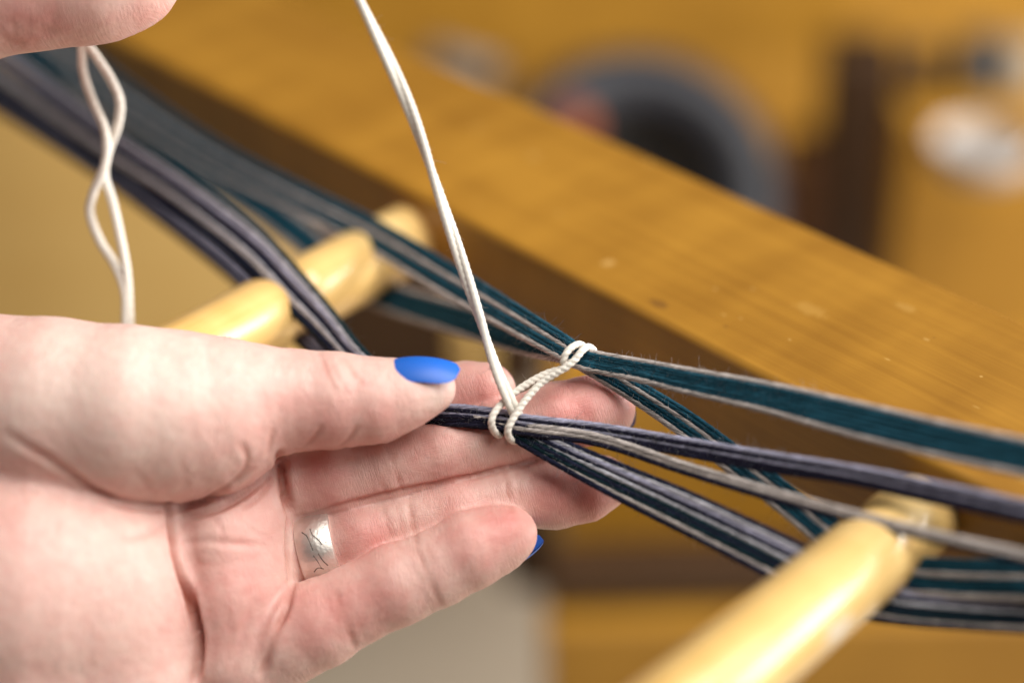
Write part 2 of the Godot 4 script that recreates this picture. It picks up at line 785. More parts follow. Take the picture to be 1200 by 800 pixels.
func area_light(called: String, target: Vector3, dir: Vector3, dist: float, size: Vector2, energy: float, c: Color) -> void:
	var l := AreaLight3D.new()
	l.name = called
	l.area_size = size
	l.light_energy = energy
	l.light_color = c
	l.shadow_enabled = true
	l.area_range = 12.0
	add_child(l)
	l.look_at_from_position(target + dir.normalized() * dist, target, Vector3.UP)


func skin_lines() -> ImageTexture:        # fine crossing lines of the skin: mostly across the fingers, some along
	var w := 1024
	var across := noise_img(512, 64, 0.055, 31, 3)
	across.resize(w, w, Image.INTERPOLATE_CUBIC)
	var along := noise_img(64, 512, 0.05, 33, 3)
	along.resize(w, w, Image.INTERPOLATE_CUBIC)
	var cells := noise_img(w, w, 0.035, 35, 2, FastNoiseLite.TYPE_CELLULAR)
	var where := noise_img(128, 128, 0.03, 37, 2)
	where.resize(w, w, Image.INTERPOLATE_CUBIC)
	for im in [across, along, cells, where]:
		im.convert(Image.FORMAT_L8)
	var a := across.get_data()
	var b := along.get_data()
	var c := cells.get_data()
	var d := where.get_data()
	var out := PackedByteArray()
	out.resize(w * w)
	for i in w * w:
		var la := absf(a[i] / 127.5 - 1.0)
		var lb := absf(b[i] / 127.5 - 1.0)
		var k := d[i] / 255.0
		var v := 0.25 + 0.4 * minf(la * 3.0, 1.0) * k + 0.25 * minf(lb * 3.5, 1.0) * (1.0 - k) + 0.25 * c[i] / 255.0
		out[i] = int(255.0 * clampf(v, 0.0, 1.0))
	return ImageTexture.create_from_image(Image.create_from_data(w, w, false, Image.FORMAT_L8, out))

func beam_marks() -> Array:
	var out := []
	var pale := Color(0.82, 0.68, 0.46)
	var dirt := Color(0.40, 0.27, 0.12)
	# [photo x, y, half length mm along, half width mm across, tint, strength]
	var list := [[712, 308, 2.0, 2.4, pale, 0.55], [625, 183, 2.0, 2.2, pale, 0.35], [690, 338, 0.7, 0.9, pale, 0.5], [772, 355, 3.6, 2.0, dirt, 0.5], [838, 338, 0.5, 0.6, pale, 0.7], [848, 368, 1.0, 0.3, pale, 0.6], [883, 338, 0.4, 0.5, pale, 0.7], [925, 397, 0.5, 0.4, pale, 0.6], [868, 372, 0.6, 0.3, pale, 0.6],
		[950, 362, 6.0, 3.2, pale, 0.22], [1062, 360, 3.6, 2.0, pale, 0.25], [560, 150, 3.0, 2.5, pale, 0.2], [905, 455, 2.5, 1.6, dirt, 0.5], [1040, 420, 1.2, 0.4, pale, 0.4], [760, 190, 1.8, 1.0, pale, 0.3], [1150, 440, 0.6, 0.6, pale, 0.5], [1095, 395, 0.5, 0.5, dirt, 0.5], [655, 250, 1.4, 1.4, pale, 0.22], [1000, 300, 2.4, 0.5, dirt, 0.25], [880, 240, 4.0, 0.4, pale, 0.25]]
	for m in list:
		var p := on_top(m[0], m[1])
		out.append([p.x * 2.6 * 2048.0, p.z * 6.0 * 1024.0, m[2] * 0.001 * 2.6 * 2048.0, m[3] * 0.001 * 6.0 * 1024.0, m[4], m[5]])
	for i in 60:
		var tint := pale if rng.randf() < 0.6 else dirt
		out.append([rng.randf() * 2048.0, rng.randf() * 1024.0, rng.randf_range(1.5, 7.0), rng.randf_range(1.5, 5.0), tint, rng.randf_range(0.2, 0.5)])
	return out

func materials() -> void:
	mats["fibre"] = fibre_tex(3, 0.6)[0]
	yarn_mat("teal_wool", lin(0.024, 0.125, 0.195))
	yarn_mat("dark_teal_wool", lin(0.011, 0.045, 0.06))
	yarn_mat("navy_wool", lin(0.020, 0.025, 0.06))
	yarn_mat("purple_wool", lin(0.026, 0.025, 0.055))
	yarn_mat("lilac_wool", lin(0.56, 0.56, 0.76))
	yarn_mat("grey_wool", lin(0.82, 0.74, 0.71))
	yarn_mat("pale_grey_wool", lin(0.82, 0.82, 0.92))
	yarn_mat("beige_wool", lin(0.72, 0.64, 0.50))
	var fz := mat("fuzz", lin(0.62, 0.58, 0.56), 0.9, 0.2)
	fz.rim_enabled = true
	var fd := mat("dark_fuzz", lin(0.08, 0.12, 0.17), 0.9, 0.2)
	fd.rim_enabled = true
	var c := mat("cotton", lin(0.80, 0.76, 0.69), 0.9, 0.25)
	c.rim_enabled = true
	c.rim = 0.4
	# wood
	var beam := mat("beam_wood", Color.WHITE, 0.42, 0.5)
	beam.albedo_texture = wood_tex(Color(0.535, 0.365, 0.095), Color(0.70, 0.51, 0.175), 21, beam_marks(), 2048, 1024)
	beam.uv1_triplanar = true
	beam.uv1_scale = Vector3(2.6, 6.0, 6.0)
	beam.clearcoat_enabled = true
	beam.clearcoat = 0.25
	beam.clearcoat_roughness = 0.35
	var peg := mat("peg_wood", Color.WHITE, 0.35, 0.5)
	peg.albedo_texture = wood_tex(Color(0.86, 0.69, 0.40), Color(0.95, 0.82, 0.56), 40, [], 512, 512)
	peg.uv1_scale = Vector3(1.0, 1.0, 1.0)
	peg.clearcoat_enabled = true
	peg.clearcoat = 0.75
	peg.clearcoat_roughness = 0.18
	var back := mat("far_wood", Color.WHITE, 0.5, 0.5)
	back.albedo_texture = wood_tex(Color(0.60, 0.425, 0.11), Color(0.73, 0.535, 0.165), 60, [], 512, 512)
	back.uv1_triplanar = true
	back.uv1_scale = Vector3(1.2, 2.5, 2.5)
	var pale := mat("pale_wood", Color.WHITE, 0.5, 0.5)
	pale.albedo_texture = wood_tex(Color(0.84, 0.68, 0.39), Color(0.91, 0.77, 0.49), 80, [], 512, 512)
	pale.uv1_triplanar = true
	pale.uv1_scale = Vector3(1.0, 2.0, 2.0)
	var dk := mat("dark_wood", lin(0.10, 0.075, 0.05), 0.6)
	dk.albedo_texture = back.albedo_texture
	mat("floor", lin(0.42, 0.36, 0.28), 0.8)
	mat("grey_plastic", lin(0.013, 0.015, 0.023), 0.5)
	mat("red_wood", lin(0.13, 0.05, 0.015), 0.6)
	mat("brown_glass", lin(0.09, 0.05, 0.035), 0.3)
	mat("beige_clay", lin(0.40, 0.31, 0.20), 0.6)
	mat("orange_cloth", lin(0.26, 0.06, 0.015), 0.9)
	mat("black_plastic", lin(0.045, 0.042, 0.040), 0.6)
	mat("white_china", lin(0.40, 0.36, 0.33), 0.5)
	mat("pale_cloth", lin(0.20, 0.19, 0.18), 0.9)
	# skin: colour in the vertices, fine lines as relief
	var sk := mat("skin", Color.WHITE, 0.46, 0.5)
	sk.vertex_color_use_as_albedo = true
	sk.subsurf_scatter_enabled = true
	sk.subsurf_scatter_strength = 0.12
	sk.heightmap_enabled = true
	sk.heightmap_texture = skin_lines()
	sk.heightmap_scale = 0.016
	var blue := mat("nail_polish", lin(0.010, 0.13, 0.60), 0.5, 0.5)
	blue.clearcoat_enabled = true
	blue.clearcoat = 0.15
	blue.clearcoat_roughness = 0.3
	mat("dark_nail", lin(0.02, 0.02, 0.07), 0.3)
	var sil := mat("silver", lin(0.84, 0.81, 0.77), 0.48)
	sil.metallic = 1.0
	var sim := noise_img(256, 256, 0.03, 15, 4)
	sil.heightmap_enabled = true
	sil.heightmap_texture = ImageTexture.create_from_image(sim)
	sil.heightmap_scale = 0.01
	sil.uv1_triplanar = true
	sil.uv1_scale = Vector3.ONE * 90.0
	mat("engraving", lin(0.05, 0.035, 0.03), 0.6)


# ---------------------------------------------------------------- what stands behind
func board(called: String, x0: float, y0: float, x1: float, y1: float, depth: float, thick: float, m: String, label: String, category: String, edge := 0.003, turn := 0.0) -> MeshInstance3D:
	# an upright board that faces the room, spanning those points of the photo at that distance
	var right := cw(Vector3.RIGHT)
	right.y = 0.0
	right = right.normalized().rotated(Vector3.UP, turn)
	var up := Vector3.UP
	var front := right.cross(up)
	var c := at((x0 + x1) * 0.5, (y0 + y1) * 0.5, depth)
	var o := MeshInstance3D.new()
	o.name = called
	o.position = c - front * thick * 0.5
	o.basis = Basis(right, up, front)
	o.mesh = soft_box(Vector3.ZERO, Vector3.RIGHT, Vector3.UP, Vector3.BACK, Vector3((x1 - x0) * depth / F * 0.5, (y1 - y0) * depth / F * 0.5 / 0.857, thick * 0.5), edge)
	o.material_override = mats[m]
	add_child(o, true)
	if category != "":
		tag(o, label, category)
	else:
		o.set_meta("kind", "structure")
	return o

func setting() -> void:
	var fl := MeshInstance3D.new()
	fl.name = "floor"
	var pm := PlaneMesh.new()
	pm.size = Vector2(12, 12)
	fl.mesh = pm
	fl.material_override = mats["floor"]
	var p := at(500, 760, 1.45)
	fl.position = Vector3(p.x, p.y, p.z)
	add_child(fl)
	fl.set_meta("kind", "structure")
	# far cabinet
	board("wooden_back_panel", -300, -120, 1500, 560, 1.75, 0.03, "far_wood", "wide amber wooden panel far behind the loom beam", "panel")
	board("wooden_rail", 120, -140, 1010, 62, 1.35, 0.05, "far_wood", "blurred honey wooden rail across the top behind the beam", "rail")
	board("dark_post", 968, 78, 1046, 340, 1.3, 0.05, "dark_wood", "narrow dark brown upright post behind the beam", "post")
	board("amber_board", 1046, 150, 1320, 470, 1.2, 0.04, "far_wood", "amber wooden board below the white cup", "board")
	board("wooden_side_board", -260, 60, 345, 560, 1.0, 0.04, "pale_wood", "smooth tan wooden board behind the left hand and hanging string", "board")
	board("dark_box", 345, 310, 640, 470, 1.15, 0.1, "dark_wood", "dark olive box beneath the tied yarn", "box")
	board("wooden_block", 535, 372, 570, 460, 1.05, 0.03, "pale_wood", "small pale wooden block seen between the yarn and the thumb nail", "block")
	board("dark_upright", 590, 560, 648, 700, 1.05, 0.05, "dark_wood", "dark upright leg just past the little finger", "leg post")
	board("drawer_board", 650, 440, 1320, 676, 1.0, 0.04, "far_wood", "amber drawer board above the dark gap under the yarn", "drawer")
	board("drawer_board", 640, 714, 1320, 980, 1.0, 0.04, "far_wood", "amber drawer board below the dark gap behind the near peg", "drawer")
	board("gap_shade_strip", 640, 676, 1320, 703, 0.965, 0.04, "dark_wood", "added dark strip for the shade in the gap between the two amber drawer boards", "strip")  # added dark board that stands in for the shade of the gap
	board("brown_block", 922, 190, 975, 330, 1.33, 0.05, "red_wood", "reddish brown block beside the dark post", "block")
	# dark round bowl behind the beam
	var c := at(740, 235, 1.22)
	var fwd := cw(Vector3(0.1, 0.2, 1.0))
	var t := thing("dark_bowl", c, "dark grey round bowl lying on its side behind the beam", "bowl")
	put("shell", lathe(c, fwd, [Vector2(-0.05, 0.0), Vector2(-0.05, 0.06), Vector2(-0.03, 0.085), Vector2(0.01, 0.095), Vector2(0.03, 0.094), Vector2(0.037, 0.084), Vector2(0.036, 0.070), Vector2(0.028, 0.058)]), mats["grey_plastic"], t)
	put("lining", lathe(c, fwd, [Vector2(0.028, 0.058), Vector2(0.0, 0.05), Vector2(-0.03, 0.035), Vector2(-0.035, 0.0)]), mats["black_plastic"], t)
	var c2 := at(668, 150, 1.19)
	var t2 := thing("orange_yarn_ball", c2, "orange yarn ball at the rim of the dark grey bowl", "yarn ball")
	put("ball", lathe(c2, fwd, ball_profile(0.016)), mats["orange_cloth"], t2)
	var c3 := at(545, 82, 1.3)
	var t3 := thing("grey_spool", c3, "pale grey spool lying between the rail and the dark bowl", "spool")
	put("thread_body", lathe(c3, cw(Vector3(1, -0.3, 0)), [Vector2(-0.024, 0), Vector2(-0.024, 0.010), Vector2(-0.022, 0.012), Vector2(0.022, 0.012), Vector2(0.024, 0.010), Vector2(0.024, 0)]), mats["pale_cloth"], t3)
	for sd in [-1.0, 1.0]:
		put("flange", lathe(c3 + cw(Vector3(1, -0.3, 0)).normalized() * 0.026 * sd, cw(Vector3(1, -0.3, 0)), [Vector2(-0.002, 0), Vector2(-0.002, 0.015), Vector2(0.002, 0.015), Vector2(0.002, 0)], 32), mats["grey_plastic"], t3)
	# a cup and jars on the ledge of the amber board
	var c4 := at(1150, 192, 1.12)
	var t4 := thing("white_cup", c4, "low white china cup standing on the amber board", "cup")
	put("body", lathe(c4, Vector3.UP, [Vector2(0, 0), Vector2(0, 0.026), Vector2(0.004, 0.029), Vector2(0.015, 0.031), Vector2(0.017, 0.029), Vector2(0.014, 0.027), Vector2(0.006, 0.024), Vector2(0.006, 0)]), mats["white_china"], t4)
	for q in [[1143, 124, 1.3, 0.019, 0.042, "black_plastic", "black_plastic", "small black jar behind the white cup"], [1078, 128, 1.32, 0.013, 0.038, "brown_glass", "black_plastic", "small brown jar beside the dark post"], [1196, 118, 1.32, 0.016, 0.034, "beige_clay", "beige_clay", "small beige jar behind the white cup at the picture's edge"]]:
		var cj := at(q[0], q[1], q[2])
		var tj := thing("jar", cj, q[7], "jar", "jars behind the cup")
		put("body", lathe(cj, Vector3.UP, [Vector2(0, 0), Vector2(0, q[3] * 0.9), Vector2(0.003, q[3]), Vector2(q[4] * 0.8, q[3]), Vector2(q[4], q[3] * 0.8)], 40), mats[q[5]], tj)
		put("lid", lathe(cj, Vector3.UP, [Vector2(q[4], q[3] * 0.85), Vector2(q[4] + 0.009, q[3] * 0.85), Vector2(q[4] + 0.010, q[3] * 0.75), Vector2(q[4] + 0.010, 0)], 40), mats[q[6]], tj)
	board("ledge", 1046, 118, 1330, 150, 1.34, 0.10, "far_wood", "narrow amber ledge on which the small jars stand", "ledge")

func ball_profile(r: float) -> Array:
	var out := []
	for i in 17:
		var th := PI * i / 16.0
		out.append(Vector2(-cos(th) * r, sin(th) * r))
	return out


# ---------------------------------------------------------------- the loom's beam and pegs
func loom() -> void:
	var edge := beam_edge()
	var w := 0.066
	var height := 0.029
	var x0 := edge.x - 0.50
	var x1 := edge.x + 0.60
	var c := Vector3((x0 + x1) * 0.5, edge.y - height * 0.5, edge.z - w * 0.5)
	var t := thing("loom_beam", c, "long varnished amber loom beam that carries the two pegs", "beam")
	put("body", soft_box(c, Vector3.RIGHT, Vector3.UP, Vector3.BACK, Vector3((x1 - x0) * 0.5, height * 0.5, w * 0.5), 0.0022), mats["beam_wood"], t)
	var f1 := at(478, 224, 0.5425) - Vector3(0, 0.0155, 0)
	var f2 := at(1090, 540.5, 0.42) - Vector3(0, 0.0142, 0)
	f1.z = edge.z
	f2.z = edge.z
	var ends := [[f1, at(170, 446, 0.455), "pale round wooden peg behind the thumb, yarn lying in its groove", 0.0105], [f2, at(838, 801, 0.370), "pale round wooden peg nearest the camera at lower right", 0.0100]]
	for i in 2:
		var foot: Vector3 = ends[i][0]
		var dir: Vector3 = ((ends[i][1] as Vector3) - foot).normalized()
		var r: float = ends[i][3]
		var L := 0.15
		var p := thing("wooden_peg", foot, ends[i][2], "peg", "pegs set into the beam")
		var pm: StandardMaterial3D = mats["peg_wood"]
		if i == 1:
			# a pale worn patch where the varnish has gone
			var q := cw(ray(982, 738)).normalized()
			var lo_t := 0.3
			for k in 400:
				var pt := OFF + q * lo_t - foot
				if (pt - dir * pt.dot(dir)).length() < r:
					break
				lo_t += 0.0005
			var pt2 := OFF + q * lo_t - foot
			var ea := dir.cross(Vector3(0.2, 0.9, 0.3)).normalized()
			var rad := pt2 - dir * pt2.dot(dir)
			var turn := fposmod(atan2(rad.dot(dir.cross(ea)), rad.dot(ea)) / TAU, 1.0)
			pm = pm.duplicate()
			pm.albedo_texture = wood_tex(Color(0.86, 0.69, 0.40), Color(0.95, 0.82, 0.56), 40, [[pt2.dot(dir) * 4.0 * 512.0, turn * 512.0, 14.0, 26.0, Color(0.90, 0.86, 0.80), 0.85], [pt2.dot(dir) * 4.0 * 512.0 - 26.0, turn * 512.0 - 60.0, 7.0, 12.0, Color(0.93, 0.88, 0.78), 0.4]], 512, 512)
		var g1: float = 0.021 if i == 0 else 0.0165      # where the first groove lies
		var prof := [Vector2(-0.006, r * 0.98), Vector2(g1 - 0.003, r), Vector2(g1 - 0.001, r * 0.97)]
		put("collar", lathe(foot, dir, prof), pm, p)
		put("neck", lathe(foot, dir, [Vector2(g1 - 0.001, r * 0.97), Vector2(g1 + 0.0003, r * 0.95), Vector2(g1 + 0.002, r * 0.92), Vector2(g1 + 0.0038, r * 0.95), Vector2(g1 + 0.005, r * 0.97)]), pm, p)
		if i == 0:
			var g2: float = g1 + 0.035
			put("middle", lathe(foot, dir, [Vector2(g1 + 0.005, r * 0.97), Vector2(g1 + 0.007, r), Vector2(g2 - 0.002, r), Vector2(g2, r * 0.96)]), pm, p)
			put("neck", lathe(foot, dir, [Vector2(g2, r * 0.96), Vector2(g2 + 0.003, r * 0.84), Vector2(g2 + 0.011, r * 0.84), Vector2(g2 + 0.014, r * 0.96)]), pm, p)
			put("shaft", lathe(foot, dir, [Vector2(g2 + 0.014, r * 0.96), Vector2(g2 + 0.016, r), Vector2(L - 0.02, r), Vector2(L - 0.004, r * 0.92), Vector2(L, r * 0.7), Vector2(L, 0)]), pm, p)
		else:
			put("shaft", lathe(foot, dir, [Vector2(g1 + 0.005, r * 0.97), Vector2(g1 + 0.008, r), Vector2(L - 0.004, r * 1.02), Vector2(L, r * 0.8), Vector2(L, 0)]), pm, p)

func beam_edge() -> Vector3:            # the upper front edge of the beam
	return at(445, 205.5, 0.55)

func on_top(px: float, py: float) -> Vector3:      # the place on the beam's top face that this point of the photo shows
	var d := cw(ray(px, py))
	return OFF + d * ((beam_edge().y - OFF.y) / d.y)

# ---------------------------------------------------------------- hands
const CELL := 0.00075

func hand_axes() -> Basis:           # along the fingers, across the palm, out of the palm
	return Basis(cw(Vector3.RIGHT), cw(Vector3.UP), cw(Vector3.BACK))

func left_hand() -> void:
	var fl := Flesh.new()
	var palm := bones([[-110, 600, -6, 165], [-40, 600, -8, 150], [190, 600, -9, 84], [262, 625, -9, 66]])
	palm += bones([[-150, 700, 6, 150], [0, 692, 8.5, 148], [45, 690, 9, 143], [80, 690, 8, 132], [108, 690, 7, 117], [128, 750, 6, 108]])    # heel
	palm += bones([[60, 830, 8, 130], [150, 830, 8, 90]])
	var pad := bones([[280, 618, 1, 58], [278, 690, 2, 64], [277, 770, 2, 72]])                            # pads under the fingers
	pad += bones([[256, 634, 6, 52], [266, 700, 7, 50], [278, 765, 6, 52]])
	pad += bones([[298, 590, 0, 40], [302, 650, 0, 38], [294, 720, 1, 46]])
	pad += bones([[226, 600, 8, 13], [280, 574, 5, 14], [326, 545, -2, 15]])                               # the fold of the thumb's web
	var thumb := bones([[-60, 470, 10, 107], [60, 475, 14, 102], [150, 483, 15, 101], [205, 487, 13, 99], [250, 485, 12, 92], [278, 477, 12, 75], [304, 470, 12, 63.5], [345, 469, 11, 58.5], [392, 469, 11, 55.5], [440, 469, 11, 49.5], [474, 462, 11, 41], [500, 457, 11, 29], [509, 455, 11, 25]])
	var index := bones([[285, 560, -10, 50], [330, 525, -14, 44], [420, 482, -14, 42], [500, 466, -13, 38], [545, 460, -12, 36], [570, 459, -11, 35]])
	var middle := bones([[285, 598, -6, 48], [345, 566, -5, 43], [395, 560, -4, 43.5], [455, 546, -4, 40], [520, 528, -4, 41], [592, 508, -5, 38.5], [650, 489, -6, 41], [690, 481, -7, 40], [710, 480, -8, 35]])
	var ring := bones([[285, 664, -6, 46], [335, 650, -5, 41], [372, 641, -5, 39], [425, 628, -4, 42], [472, 614, -5, 39], [540, 597, -5, 41.5], [598, 581, -6, 38.5], [650, 577, -6.5, 42], [685, 572, -7, 39], [705, 566, -8, 33]])
	var little := bones([[275, 785, 3, 58], [340, 745, 6, 54], [375, 730, 7, 52], [415, 709, 7, 47], [465, 685, 7.5, 48], [512, 666, 7, 45], [552, 644, 7, 45.5], [582, 632, 6, 40], [597, 626, 6, 33]])
	fl.turn = hand_axes()
	var bb := bounds([palm, pad, thumb, index, middle, ring, little], fl.turn)
	var lo: Vector3 = bb[0]
	var hi: Vector3 = bb[1]
	fl.setup(lo, hi, CELL)
	fl.group(0.008, palm)
	fl.group(0.004, pad)
	fl.group(0.002, thumb)
	for g in [index, middle, ring, little]:
		fl.group(0.0015, g)
	fl.solve([0.0025, 0.004, 0.003, 0.003, 0.003, 0.003], 0.0010)
	fl.nets()
	fl.soften(2)
	var folds := [
		# [points, depth mm, width mm, dark red tint: crease redness plus painted shade]
		[[0, 506, 60, 541, 110, 574, 150, 591, 200, 593, 250, 581, 285, 557, 299, 537], 1.2, 1.2, 0.25],
		[[198, 588, 200, 612, 204, 644, 214, 680, 226, 715, 233, 750, 230, 800], 3.2, 1.0, 0.9],
		[[345, 607, 400, 592, 460, 577, 540, 560, 590, 549, 630, 536], 0.7, 0.8, 0.5],
		[[330, 530, 380, 527, 440, 522, 490, 503], 0.3, 0.8, 0.2],
		[[205, 640, 235, 634, 272, 637, 312, 640], 0.5, 0.9, 0.0],
		[[196, 612, 170, 625, 140, 632], 0.6, 1.0, 0.1],
		[[326, 528, 329, 545, 331, 565, 339, 602], 2.2, 1.1, 0.8], [[339, 600, 337, 640, 341, 685], 1.4, 0.8, 0.5], [[342, 680, 338, 705, 326, 735, 305, 795], 1.6, 0.9, 0.6],
		[[322, 552, 290, 578, 250, 598, 215, 606], 1.4, 0.9, 0.45], [[320, 562, 300, 584, 280, 596], 0.6, 0.7, 0.25], [[300, 548, 276, 566, 236, 584], 0.6, 0.7, 0.3],
		[[436, 534, 444, 560, 459, 590], 0.22, 0.6, 0.22], [[453, 527, 464, 550, 471, 577], 0.45, 0.65, 0.42], [[428, 540, 436, 566, 444, 592], 0.1, 0.5, 0.12], [[459, 528, 472, 548, 480, 568], 0.12, 0.5, 0.15],
		[[447, 588, 455, 618, 468, 646], 0.22, 0.6, 0.2], [[478, 584, 483, 612, 489, 640], 0.4, 0.65, 0.4], [[463, 588, 470, 612, 477, 634], 0.1, 0.5, 0.15],
		[[590, 550, 595, 575, 600, 602], 0.35, 0.65, 0.4], [[604, 548, 608, 570, 611, 592], 0.12, 0.5, 0.15],
		[[392, 690, 403, 722, 417, 762], 0.42, 0.7, 0.4], [[405, 688, 415, 715, 428, 748], 0.15, 0.55, 0.18], [[380, 696, 388, 720, 396, 744], 0.1, 0.55, 0.12],
		[[486, 640, 501, 672, 517, 712], 0.38, 0.65, 0.4], [[497, 636, 507, 660, 514, 684], 0.14, 0.5, 0.18],
		[[215, 655, 250, 662, 285, 655], 0.15, 0.7, 0.12], [[240, 600, 258, 616, 262, 640], 0.15, 0.7, 0.1], [[285, 610, 300, 626, 318, 630], 0.15, 0.6, 0.1], [[262, 705, 270, 745, 262, 790], 0.2, 1.0, 0.1],
		[[150, 548, 170, 566, 182, 588], 0.15, 0.9, 0.15], [[205, 530, 215, 552, 218, 580], 0.12, 0.9, 0.1],
		[[374, 412, 383, 436, 397, 466], 0.26, 0.6, 0.3], [[402, 417, 412, 436, 427, 453], 0.2, 0.6, 0.25], [[394, 413, 404, 432, 414, 446], 0.12, 0.5, 0.15],
		[[384, 414, 394, 440, 408, 464], 0.16, 0.55, 0.18],
		[[378, 497, 368, 514, 352, 526], 0.45, 0.55, 0.3], [[418, 497, 410, 514, 396, 524], 0.4, 0.55, 0.3],
		[[321, 500, 317, 518, 314, 534], 0.5, 0.6, 0.3], [[278, 518, 287, 527, 290, 540, 284, 556, 268, 570], 0.55, 0.7, 0.5],
		[[222, 600, 226, 650, 240, 700], 0.3, 1.4, 0.0], [[300, 700, 285, 740, 270, 790], 0.5, 1.4, 0.0],
	]
	var blush := []
	for b in [[690, 478, 9, 0.55], [740, 480, 5, 0.2], [640, 480, 7, 0.35], [560, 455, 9, 0.5], [690, 585, 9, 0.6], [640, 575, 7, 0.3], [595, 615, 8, 0.5], [545, 640, 8, 0.3], [380, 555, 9, 0.4], [500, 530, 9, 0.3], [430, 630, 8, 0.4], [540, 590, 8, 0.25], [440, 700, 9, 0.35],
			[300, 600, 9, 0.2], [280, 660, 12, 0.22], [270, 730, 13, 0.25], [380, 720, 9, 0.4], [460, 480, 8, 0.25], [390, 500, 9, 0.25], [320, 490, 10, 0.2], [250, 500, 12, 0.1], [180, 440, 20, -0.2], [60, 700, 22, 0.02], [70, 440, 20, -0.2], [512, 462, 4.5, -0.25], [20, 590, 14, 0.15]]:
		blush.append([surface(fl, b[0], b[1]), b[2] * 0.001, b[3]])
	var c := P(250, 600)
	var t := thing("hand", c, "open left hand, palm up, blue thumb nail, pinching dark yarn", "hand", "hands of the weaver")
	put("skin", skin_mesh(fl, folds, blush, P(600, 580, -5) - P(340, 650, -5), P(300, 560, 0) - P(345, 735, 6)), mats["skin"], t)
	nail("thumb_nail", t, P(495, 423, 15.2), P(536, 430, 12) - P(455, 426, 12), cw(Vector3(0.02, 0.90, 0.44)), R(86), R(60), R(30), mats["nail_polish"])
	nail("little_finger_nail", t, P(609.5, 650, 1.8), P(636, 632, 0) - P(603, 655, 3), cw(Vector3(0.40, -0.78, -0.48)), R(64), R(50), R(38), mats["nail_polish"])
	nail("middle_finger_nail", t, P(718, 486, -15.0), P(760, 480, -10) - P(710, 484, -8), cw(Vector3(0.30, -0.12, -0.94)), R(56), R(46), R(34), mats["dark_nail"])
	# the ring on the fourth finger
	var rc := P(376, 640.5, -4.6)
	var ax := (P(425, 628, -4) - P(335, 650, -5)).normalized()
	var rr := R(45.3)
	var rg := thing("finger_ring", rc, "wide silver ring with scratched lines on the fourth finger", "ring")
	var hw := R(21.5)
	put("band", lathe(rc, ax, [Vector2(-hw, rr - 0.0012), Vector2(-hw, rr - 0.0003), Vector2(-hw + 0.0003, rr), Vector2(0, rr + 0.00015), Vector2(hw - 0.0003, rr), Vector2(hw, rr - 0.0003), Vector2(hw, rr - 0.0012)], 96), mats["silver"], rg)
	var toward := cw(Vector3.BACK)
	toward = (toward - ax * toward.dot(ax)).normalized()
	var up := ax.cross(toward)
	if up.dot(cw(Vector3.UP)) < 0:
		up = -up
	for line in [[-11, 26, -6, 20, -3, 8, -2, 2], [-1, 28, 1, 20, 7, 12, 10, 6], [-3, -4, 0, -12, 2, -22], [3, -3, 6, -12, 10, -20], [-8, -24, -2, -20, 4, -23]]:
		var pts := []
		for i in line.size() / 2:
			var th: float = R(line[2 * i + 1]) / rr
			pts.append(rc + ax * R(line[2 * i]) + (toward * cos(th) + up * sin(th)) * (rr + 0.00008))
		put("engraving", yarn(spline(pts, 0.0003), 0.00013, 5, 0, 1.0, 0.0), mats["engraving"], rg)


func other_hand() -> void:
	var fl := Flesh.new()
	var palm := bones([[-180, -60, -8, 150], [-80, -70, -6, 140], [0, -110, -4, 130]])
	var little := bones([[-90, -14, 4, 74], [-30, -16, 4, 77], [40, -25, 4, 77], [110, -30, 4, 74], [145, -38, 3, 64], [160, -50, 0, 56]])
	var ring := bones([[-60, -150, 2, 74], [60, -130, 6, 70], [160, -132, 6, 62], [215, -140, 0, 54]])
	var mid := bones([[-40, -240, 0, 74], [90, -235, 6, 70], [200, -235, 6, 62], [265, -240, 0, 52]])
	var index := bones([[-20, -330, -4, 76], [120, -350, 4, 68], [250, -330, 4, 58], [340, -260, 0, 50], [372, -215, -2, 42]])
	var thumb := bones([[0, -250, -24, 90], [140, -270, -26, 62], [260, -240, -22, 56], [350, -200, -14, 44]])
	fl.turn = hand_axes()
	var bb := bounds([palm, thumb, index, mid, ring, little], fl.turn)
	fl.setup(bb[0], bb[1], 0.0013)
	fl.group(0.012, palm)
	for g in [little, ring, mid, index, thumb]:
		fl.group(0.006, g)
	fl.solve([0.006, 0.005, 0.005, 0.005, 0.006], 0.0008)
	fl.nets()
	fl.soften(2)
	var folds := [[[0, 40, 12, 50, 30, 54], 0.5, 0.9, 0.15], [[0, 50, 14, 57, 26, 58], 0.4, 0.8, 0.15], [[40, 34, 54, 38, 66, 33], 0.45, 1.0, 0.12], [[10, 22, 18, 36, 20, 50], 0.3, 0.8, 0.05], [[25, 18, 32, 30, 32, 46], 0.25, 0.8, 0.05], [[60, 12, 64, 22, 60, 30], 0.2, 0.8, 0.04]]
	var blush := []
	for b in [[50, 30, 10, 0.3], [10, 10, 10, 0.15], [180, 15, 8, 0.15], [110, 20, 9, 0.0]]:
		blush.append([surface(fl, b[0], b[1]), b[2] * 0.001, b[3]])
	var t := thing("hand", P(60, -60), "curled right hand at the top left edge above the hanging string", "hand", "hands of the weaver")
	put("skin", skin_mesh(fl, folds, blush, P(110, -30, 4) - P(-30, -16, 4), P(0, -130, 0) - P(10, 0, 0)), mats["skin"], t)


